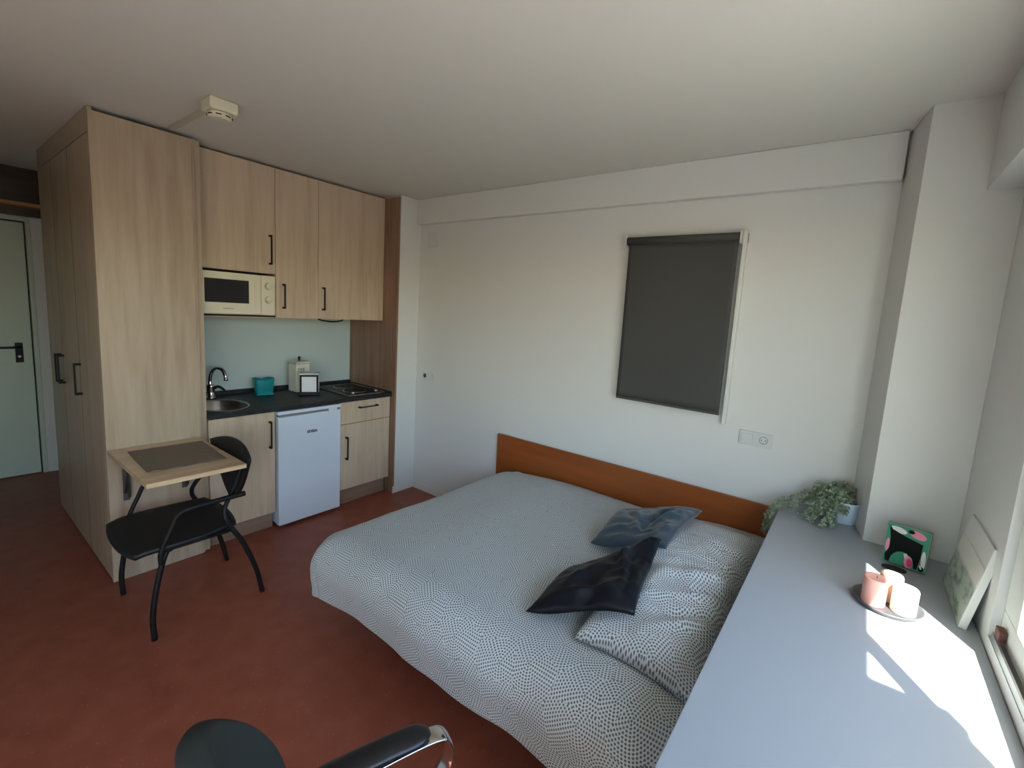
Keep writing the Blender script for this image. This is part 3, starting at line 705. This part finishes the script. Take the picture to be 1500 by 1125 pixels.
# long runners reaching over the desk edge
st((3.20, -.12, zt), (3.10, -.10, ZD+.10), (3.03, -.16, ZD+.04), (2.985, -.19, ZD+.022), (2.945, -.22, ZD+.0), (2.925, -.24, ZD-.06), (2.925, -.25, ZD-.12))
st((3.20, -.10, zt), (3.09, -.14, ZD+.07), (3.01, -.20, ZD+.03), (2.968, -.23, ZD+.02), (2.945, -.25, ZD-.02), (2.94, -.26, ZD-.09))
st((3.21, -.13, zt), (3.08, -.08, ZD+.09), (3.00, -.12, ZD+.05), (2.96, -.16, ZD+.03), (2.935, -.2, ZD-.01), (2.928, -.21, ZD-.05))
sb = bm_new(); lb = bm_new()
def leaf(bm, p, d, s):
    d = d.normalized(); side = d.cross(Vector((random.uniform(-1, 1), random.uniform(-1, 1), random.uniform(-.2, 1)))).normalized(); up = side.cross(d)
    a = bm.verts.new(p); t_ = bm.verts.new(p+d*s); l = bm.verts.new(p+d*s*.5+side*s*.38+up*s*.08); r_ = bm.verts.new(p+d*s*.5-side*s*.38+up*s*.08); m_ = bm.verts.new(p+d*s*.5-up*s*.05)
    for q in ((a, m_, l), (m_, t_, l), (a, r_, m_), (m_, r_, t_)): bm.faces.new(q)
for s in strands:
    tube(sb, s, .0011, n=5, smooth=6)
    P = spline(s, 12)
    for p in P[3:]:
        for k in range(6):
            d = Vector((random.gauss(0, 1), random.gauss(0, 1), random.gauss(.25, .8)))
            q = p+Vector((random.gauss(0, .004), random.gauss(0, .004), random.gauss(0, .004)))
            if q.x > 2.965 and q.z < ZD+.012: q.z = ZD+.012+random.random()*.006; d.z = abs(d.z)
            leaf(lb, q, d, random.uniform(.009, .015))
obj('stems', sb, 'stem', pp); lo = obj('foliage', lb, 'leaf', pp)

# tropical print box
R = Matrix.Translation((3.432, -.470, ZD+.001)) @ Matrix.Rotation(radians(-12), 4, 'Z') @ Matrix.Rotation(radians(-7), 4, 'X')
pb = thing('print_box', 'square box with tropical flower print and black centre on the desk', 'box', (3.432, -.45, ZD))
b = bm_new(); box(b, -.066, .066, 0, .035, .0045, .158, .0015); xf(b, R); obj('body', b, 'greenpale', pb)
b = bm_new()
def patch(bm, pts, y, mi):
    vs = [bm.verts.new((x, y, z)) for x, z in pts]; w_ = [bm.verts.new((x, y+.0004, z)) for x, z in pts]
    f1 = bm.faces.new(vs); f2 = bm.faces.new(list(reversed(w_))); f1.material_index = mi; f2.material_index = mi
    for i in range(len(vs)):
        f3 = bm.faces.new((vs[i], vs[(i+1) % len(vs)], w_[(i+1) % len(vs)], w_[i])); f3.material_index = mi
def ell(cx, cz, rx, rz, rot=0, n=24, a0=0, a1=360):
    out = []
    for i in range(n):
        a = radians(a0+(a1-a0)*i/(n-(0 if a1-a0 == 360 else 1))); x, z = rx*cos(a), rz*sin(a); out.append((cx+x*cos(rot)-z*sin(rot), cz+x*sin(rot)+z*cos(rot)))
    return out
patch(b, [(-.064, .006), (.064, .006), (.064, .156), (-.064, .156)], -.0006, 0)                       # green ground
patch(b, ell(-.030, .138, .026, .011, -.15), -.0012, 2)                                              # white petal
patch(b, ell(.028, .138, .026, .014, -.25), -.0012, 1); patch(b, ell(.008, .144, .010, .007), -.0016, 4)  # pink flower
patch(b, ell(-.056, .070, .006, .026), -.0012, 1); patch(b, ell(.055, .052, .007, .034, .05), -.0012, 2)
patch(b, [(-.058, .150), (-.048, .135), (-.010, .122), (.030, .113), (.047, .108), (.046, .06), (.040, .010), (-.056, .008), (-.060, .03), (-.050, .06), (-.050, .10), (-.056, .13)], -.0020, 4)   # black shape
patch(b, [(-.006, .0075)]+ell(-.006, .0075, .037, .052, 0, 22, 0, 180), -.0026, 0)
patch(b, [(-.004, .055), (.006, .058), (.012, .045), (.002, .035)], -.0032, 2)
patch(b, ell(.014, .028, .013, .024, .1), -.0032, 1); patch(b, ell(.018, .026, .009, .016, .1), -.0038, 3)
patch(b, ell(.052, .018, .008, .010), -.0024, 4); patch(b, ell(.050, .024, .003, .008, .4), -.0028, 2)
xf(b, R); obj('print', b, ['green', 'pink', 'printwhite', 'magenta', 'printblack'], pb)
b = bm_new(); lathe(b, [(.038, .0005), (.038, .0045), (0, .005)], (3.405, -.505, ZD), n=32, sy=.62); tag(obj('coaster', b, 'blackplastic'), 'small flat black disc lying in front of the tropical print box', 'disc')

# leaning canvas
cv = thing('canvas_picture', 'pale canvas picture leaning against the wall beside the window', 'picture', (3.57, -.63, ZD))
v0, v1, v2 = Vector((3.547, -.475, ZD+.002)), Vector((3.549, -.812, ZD+.002)), Vector((3.592, -.42, 1.053))
ex = (v1-v0).normalized(); ez = ((v2-v0)-ex*(v2-v0).dot(ex)).normalized(); ey = ez.cross(ex).normalized()
Rm = Matrix((( ex.x, ey.x, ez.x, v0.x), (ex.y, ey.y, ez.y, v0.y), (ex.z, ey.z, ez.z, v0.z), (0, 0, 0, 1)))
sgn = 1 if ey.x > 0 else -1
b = bm_new(); box(b, 0, .336, min(0, sgn*.02), max(0, sgn*.02), 0, .276, .0015)
for v in b.verts: v.co.x -= v.co.z*(-.0)
xf(b, Rm @ Matrix.Shear('XZ', 4, (0, 0)) if False else Rm); obj('canvas', b, 'trimwhite', cv)
b = bm_new(); box(b, .004, .332, min(-sgn*.0003, -sgn*.0012), max(-sgn*.0003, -sgn*.0012), .004, .205); xf(b, Rm); obj('artwork', b, 'canvas', cv)

# tray and candles
TX, TY = 3.372, -.822
b = bm_new(); lathe(b, [(.078, .0006), (.088, .003), (.094, .014), (.0965, .0155), (.092, .0155), (.086, .007), (.0, .006)], (TX, TY, ZD), n=56)
tag(obj('tray', b, 'tray', smooth=True), 'round dark grey metal tray holding three candles on the desk', 'tray')
def candle(x, y, r, h, m, lab, gl=False):
    t = thing('candle', lab, 'candle', (x, y, ZD+.0065))
    b = bm_new(); lathe(b, [(r*.96, .0005), (r, .004), (r, h-.006), (r*.94, h-.001), (r*.8, h-.003), (r*.3, h-.006), (0, h-.006)], (x, y, ZD+.0065), n=40); obj('wax', b, m, t, smooth=True)
    b = bm_new(); tube(b, [(x, y, ZD+h-.002), (x+.001, y, ZD+h+.004), (x+.003, y+.001, ZD+h+.010)], .0009, n=5); obj('wick', b, 'wick', t)
candle(3.334, -.852, .033, .092, 'candle_pink', 'pink pillar candle at the left of the round tray')
candle(3.412, -.848, .034, .085, 'candle_white', 'white sunlit pillar candle at the right of the round tray')
candle(3.378, -.788, .032, .090, 'candle_peach', 'peach pillar candle at the back of the round tray')

# ------------------------------------------------------------------ window unit
wn = bm_new(); X0, X1 = 3.622, 3.672
Y1 = WY1-.001; Y0 = WY0+.001; Z0 = WZ0+.001; Z1 = WZ1-.001
for a in ((Y1-.13, Y1, .9122, Z1-.0702), (Y0, Y0+.08, .9122, Z1-.0702), (Y0, Y1, Z0, .912), (Y0, Y1, Z1-.07, Z1)): box(wn, X0, X1, *a, .003)
box(wn, 3.640, 3.665, -1.660, -1.594, .9125, Z1-.0705, .002)
win = struct('window_1', wn, 'frame_white')
for (a, c) in ((Y1-.13, -1.594), (-1.660, Y0+.08)):
    b = bm_new(); box(b, 3.648, 3.652, c+.0005, a-.0005, .9125, Z1-.0705) if c < a else None
    obj('pane', b, 'glass', win)
b = bm_new()
for xx in (3.6205, 3.604): box(b, xx-.003, xx+.003, Y0, Y1-.02, .8215, .845, .001)
obj('window_track', b, 'alu', win)
b = bm_new(); box(b, 3.604, 3.6205, -.955, -.915, .8455, .875, .002); obj('window_stop', b, mat('brown_stop', (96, 58, 48), .6), win)
b = bm_new(); box(b, 3.70, 3.895, Y0, Y1, .815, .8205); obj('window_sill', b, 'alu', win) if False else b.free()
# unseen balcony door, added behind the camera to let in more daylight
dn = bm_new()
for a in ((-3.13, -3.051, .001, 2.218), (-4.199, -4.12, .001, 2.218), (-4.12, -3.13, .001, .10), (-4.12, -3.13, 2.14, 2.218)): box(dn, 3.70, 3.75, *a, .003)
d2 = struct('door_added', dn, 'frame_white')
b = bm_new(); box(b, 3.722, 3.726, -4.1195, -3.1305, .101, 2.139); obj('pane', b, 'glass', d2)
# unseen slab outside the second bay, shaped to cut off the sun patch
b = bm_new(); box(b, 3.9002, 4.07, -3.2, -2.22, 2.180, 2.26); struct('trim_sun_slab', b, 'alu')
# outside
b = bm_new(); box(b, 3.95, 40, -40, 40, -9.2, -9.0); struct('floor_outside', b, 'ground')

# ------------------------------------------------------------------ wall things
bl = thing('roller_blind', 'charcoal grey roller blind pulled down on the white wall over the bed', 'blind', (2.296, -.03, 1.18))
b = bm_new()
n = 24; G = [[b.verts.new((1.984+.624*i/n, -.052+.004*sin(i/n*6+j/n*3)*(1-j/n), 1.182+.945*j/n)) for j in range(n+1)] for i in range(n+1)]
for i in range(n):
    for j in range(n): b.faces.new((G[i][j], G[i+1][j], G[i+1][j+1], G[i][j+1])).smooth = True
o = obj('fabric', b, 'blind', bl); md = o.modifiers.new('t', 'SOLIDIFY'); md.thickness = .0015
b = bm_new(); box(b, 1.984, 2.608, -.056, -.048, 1.168, 1.181, .002); obj('bottom_bar', b, 'blind', bl)
b = bm_new(); tube(b, [(1.972, -.045, 2.135), (2.612, -.045, 2.135)], .024, n=20, smooth=0); obj('roller', b, 'blind', bl, smooth=True)
for x in (1.962, 2.6125):
    b = bm_new(); box(b, x, x+.008, -.068, -.001, 2.10, 2.168, .002); obj('bracket', b, 'trimwhite', bl)
b = bm_new(); box(b, 2.622, 2.642, -.034, -.001, 1.118, 2.172, .002); obj('side_guide', b, 'trimwhite', bl)
b = bm_new(); tube(b, [(2.652, -.05, 2.15), (2.652, -.05, 2.10)], .002, n=6, smooth=0); obj('chain', b, 'seal', bl)

def plate(name, label, cat, x0, x1, z0, z1):
    t = thing(name, label, cat, ((x0+x1)/2, 0, (z0+z1)/2)); b = bm_new(); box(b, x0, x1, -.0105, -.0008, z0, z1, .003); obj('plate', b, 'switch', t); return t
t = plate('switch_socket_plate', 'white double switch and socket plate on the wall right of the blind', 'socket', 2.717, 2.880, 1.028, 1.104)
b = bm_new(); box(b, 2.731, 2.786, -.0150, -.0107, 1.043, 1.090, .002); obj('rocker', b, 'switch', t)
b = bm_new(); box(b, 2.812, 2.866, -.0125, -.0107, 1.041, 1.092, .001); sk_ = obj('socket', b, 'switch', t)
b = bm_new(); lathe(b, [(.021, 0), (.0195, .0012), (.018, 0)], n=28, cap=False); xf(b, Matrix.Translation((2.839, -.0127, 1.0665)) @ Matrix.Rotation(pi/2, 4, 'X')); obj('socket_ring', b, 'seal', sk_)
b = bm_new()
for dx in (-.0095, .0095): lathe(b, [(.0032, 0), (.0032, .0008)], (dx, 0, 0), n=10)
lathe(b, [(.002, 0), (.002, .0008)], (0, -.014, 0), n=8)
xf(b, Matrix.Translation((2.839, -.0127, 1.0665)) @ Matrix.Rotation(pi/2, 4, 'X')); obj('socket_holes', b, 'hole', sk_)
t = plate('wall_socket', 'small white double socket low on the wall beside the kitchen', 'socket', .088, .242, 1.022, 1.098)
b = bm_new(); box(b, .10, .158, -.0125, -.0107, 1.034, 1.086, .001); s1 = obj('socket', b, 'switch', t)
b = bm_new(); lathe(b, [(.019, 0), (.019, .001), (.0, .001)], n=24); xf(b, Matrix.Translation((.129, -.0127, 1.06)) @ Matrix.Rotation(pi/2, 4, 'X')); obj('socket_hole', b, 'hole', s1)
b = bm_new(); box(b, .168, .228, -.0125, -.0107, 1.034, 1.086, .001); obj('rocker', b, 'switch', t)
t = plate('junction_cover', 'white blank junction cover high on the wall beside the kitchen', 'cover', .105, .222, 2.168, 2.292)

# smoke detector and duct
t = thing('smoke_detector', 'aged white smoke detector box on the ceiling near the wardrobe', 'smoke detector', (.63, -1.75, H))
b = bm_new(); box(b, .575, .69, -1.81, -1.69, 2.503, H-.0008, .012, seg=3); obj('housing', b, 'smoke', t)
b = bm_new(); lathe(b, [(.034, -.028), (.048, -.022), (.050, -.010), (.050, -.0005)], (.635, -1.752, 2.5025), n=36); hd = obj('head', b, 'smoke', t)
for k in range(8):
    a0 = 2*pi*k/8+.12; b = bm_new()
    tube(b, [(.635+.0503*cos(a0+i*.09), -1.752+.0503*sin(a0+i*.09), 2.487) for i in range(6)], .0028, n=5, smooth=0); obj('vent_slot', b, 'dark', hd)
b = bm_new(); box(b, -.02, .574, -1.768, -1.743, H-.018, H-.0008, .002)
tag(obj('cable_duct', b, 'duct'), 'thin cable duct on the ceiling from wardrobe top to smoke detector', 'duct')

# ------------------------------------------------------------------ office chair (bottom of the frame)
oc = thing('office_chair', 'black office chair with padded arms on chrome loops, cut by the bottom edge', 'chair', (2.71, -2.25, 0))
dirv = Vector((.36, .93, 0)).normalized(); rt = Vector((dirv.y, -dirv.x, 0))
O = Vector((2.60, -2.515, 0))     # centre of the backrest
def W(r_, f_, z): return O+rt*r_+dirv*f_+Vector((0, 0, z))
b = bm_new(); nu, nv = 24, 24; G = []
for i in range(nu+1):
    row = []
    for j in range(nv+1):
        u = -1+2*i/nu; v = -1+2*j/nv
        uu = u*math.sqrt(1-.5*v*v); vv = v*math.sqrt(1-.5*u*u)
        wdt = .170*(1-.28*max(0, vv)); row.append(b.verts.new(W(uu*wdt-.035*(vv+1)/2, .0+.09*uu*uu-.05*(vv+1)/2+.05, 0.815+vv*.28)))
    G.append(row)
for i in range(nu):
    for j in range(nv): b.faces.new((G[i][j], G[i+1][j], G[i+1][j+1], G[i][j+1]))
o = obj('backrest', b, 'fabricblack', oc, smooth=True); md = o.modifiers.new('t', 'SOLIDIFY'); md.thickness = .04; md.offset = 0; md2 = o.modifiers.new('s', 'SUBSURF'); md2.levels = 1; md2.render_levels = 1
b = bm_new(); G = []
for i in range(nu+1):
    row = []
    for j in range(nv+1):
        u = -1+2*i/nu; v = -1+2*j/nv; uu = u*math.sqrt(1-.4*v*v); vv = v*math.sqrt(1-.4*u*u)
        row.append(b.verts.new(W(uu*.235, .27+vv*.225, .455-.02*max(0, vv)**2)))
    G.append(row)
for i in range(nu):
    for j in range(nv): b.faces.new((G[i][j], G[i+1][j], G[i+1][j+1], G[i][j+1]))
o = obj('seat', b, 'leather', oc, smooth=True); md = o.modifiers.new('t', 'SOLIDIFY'); md.thickness = .055; md.offset = -1; md2 = o.modifiers.new('s', 'SUBSURF'); md2.levels = 1; md2.render_levels = 1
for s in (-1, 1):
    rr = s*.272
    b = bm_new(); P = [W(rr, .12, .672), W(rr, .20, .682), W(rr, .32, .686), W(rr, .42, .683)]
    tube(b, P, lambda q: .032*(min(1, .25+4*q) if q < .2 else 1)*(1 if q < .88 else max(.35, 1-((q-.88)/.12)**2*.6)), n=16, flat=(1., .42)); obj('arm_pad', b, 'leather', oc, smooth=True)
    b = bm_new(); P = [W(rr, .13, .652), W(rr, .28, .664), W(rr, .42, .668), W(rr, .465, .650), W(rr, .475, .60), W(rr, .445, .54), W(rr-s*.02, .36, .44), W(rr-s*.05, .28, .385)]
    tube(b, P, .024, n=12, flat=(1., .16)); obj('arm_loop', b, 'chrome', oc, smooth=True)
b = bm_new(); tube(b, [W(0, -.03, .50), W(0, -.03, .40), W(0, .10, .37)], .018, flat=(1.6, .5)); obj('back_bracket', b, 'black', oc)
b = bm_new(); c0 = W(0, .27, 0); lathe(b, [(.05, .36), (.05, .39)], c0, n=20); lathe(b, [(.025, .10), (.025, .36)], c0, n=20); obj('column', b, 'chrome', oc)
for k in range(5):
    a = 2*pi*k/5+.3; e = c0+Vector((cos(a)*.28, sin(a)*.28, 0))
    b = bm_new(); tube(b, [c0+Vector((0, 0, .10)), c0.lerp(e, .5)+Vector((0, 0, .095)), e+Vector((0, 0, .07))], lambda q: .024-.008*q, n=10); lg = obj('base_arm', b, 'black', oc, smooth=True)
    b = bm_new(); tube(b, [e+Vector((-sin(a)*.02, cos(a)*.02, .0265)), e-Vector((-sin(a)*.02, cos(a)*.02, -.0265))], .026, n=18, smooth=0); obj('castor', b, 'blackplastic', lg)

# ------------------------------------------------------------------ light
sun = bpy.data.lights.new('sun', 'SUN'); so = bpy.data.objects.new('sun', sun); COL.objects.link(so)
sun.energy = SUN_E if 'SUN_E' in globals() else 9.; sun.angle = radians(.53); sun.color = (1, .96, .9)
so.rotation_euler = Vector((-.4, .65, -1.)).to_track_quat('-Z', 'Y').to_euler()
so.location = (8, -8, 12)
po = bpy.data.lights.new('window_portal', 'AREA'); po.shape = 'RECTANGLE'; po.size = WY1-WY0; po.size_y = WZ1-WZ0; po.energy = 0.; po.cycles.is_portal = True
p2 = po.copy(); p2.size = 1.15; p2.size_y = 2.22; p2o = bpy.data.objects.new('door_portal', p2); COL.objects.link(p2o); p2o.location = (3.895, -3.625, 1.11)
p2o.rotation_euler = Matrix(((0, 0, 1), (1, 0, 0), (0, 1, 0))).to_euler()
p3 = po.copy(); p3.size = .7; p3.size_y = 1.35; p3o = bpy.data.objects.new('front_portal', p3); COL.objects.link(p3o); p3o.location = (2.55, YB-.095, 1.575)
p3o.rotation_euler = (radians(90), 0, 0)
pobj = bpy.data.objects.new('window_portal', po); COL.objects.link(pobj); pobj.location = (3.895, (WY0+WY1)/2, (WZ0+WZ1)/2)
pobj.rotation_euler = Matrix(((0, 0, 1), (1, 0, 0), (0, 1, 0))).to_euler()      # local +Z -> +X, so it shines to -X
w = bpy.data.worlds.new('sky'); sc.world = w; w.use_nodes = True; nt = w.node_tree
bg = nt.nodes['Background']; sky = nt.nodes.new('ShaderNodeTexSky'); sky.sky_type = 'NISHITA'; sky.sun_disc = False
sky.sun_elevation = radians(53); sky.sun_rotation = radians(148); sky.air_density = 1.0; sky.dust_density = 1.0; sky.ozone_density = 1.
nt.links.new(sky.outputs[0], bg.inputs[0]); bg.inputs[1].default_value = .35

# ------------------------------------------------------------------ camera
cam = bpy.data.cameras.new('camera'); co = bpy.data.objects.new('camera', cam); COL.objects.link(co); sc.camera = co
yaw, pit, rol, f_ = radians(35.922), radians(-7.27), radians(3.62), 665.162
Fv = Vector((-sin(yaw)*cos(pit), cos(yaw)*cos(pit), sin(pit))); Rv = Fv.cross(Vector((0, 0, 1))).normalized(); Uv = Rv.cross(Fv)
R2 = Rv*cos(rol)+Uv*sin(rol); U2 = -Rv*sin(rol)+Uv*cos(rol)
co.matrix_world = Matrix(((R2.x, U2.x, -Fv.x, 3.2), (R2.y, U2.y, -Fv.y, -2.685), (R2.z, U2.z, -Fv.z, 1.667), (0, 0, 0, 1)))
cam.sensor_fit = 'HORIZONTAL'; cam.sensor_width = 36; cam.lens = f_*36/1500
cam.shift_x = -(775.373-750)/1500; cam.shift_y = (543.035-562.5)/1500
cam.clip_start = .05
sc.view_settings.view_transform = 'Standard'; sc.view_settings.look = 'None'; sc.view_settings.gamma = 1; sc.view_settings.use_curve_mapping = False
sc.view_settings.exposure = 2.1
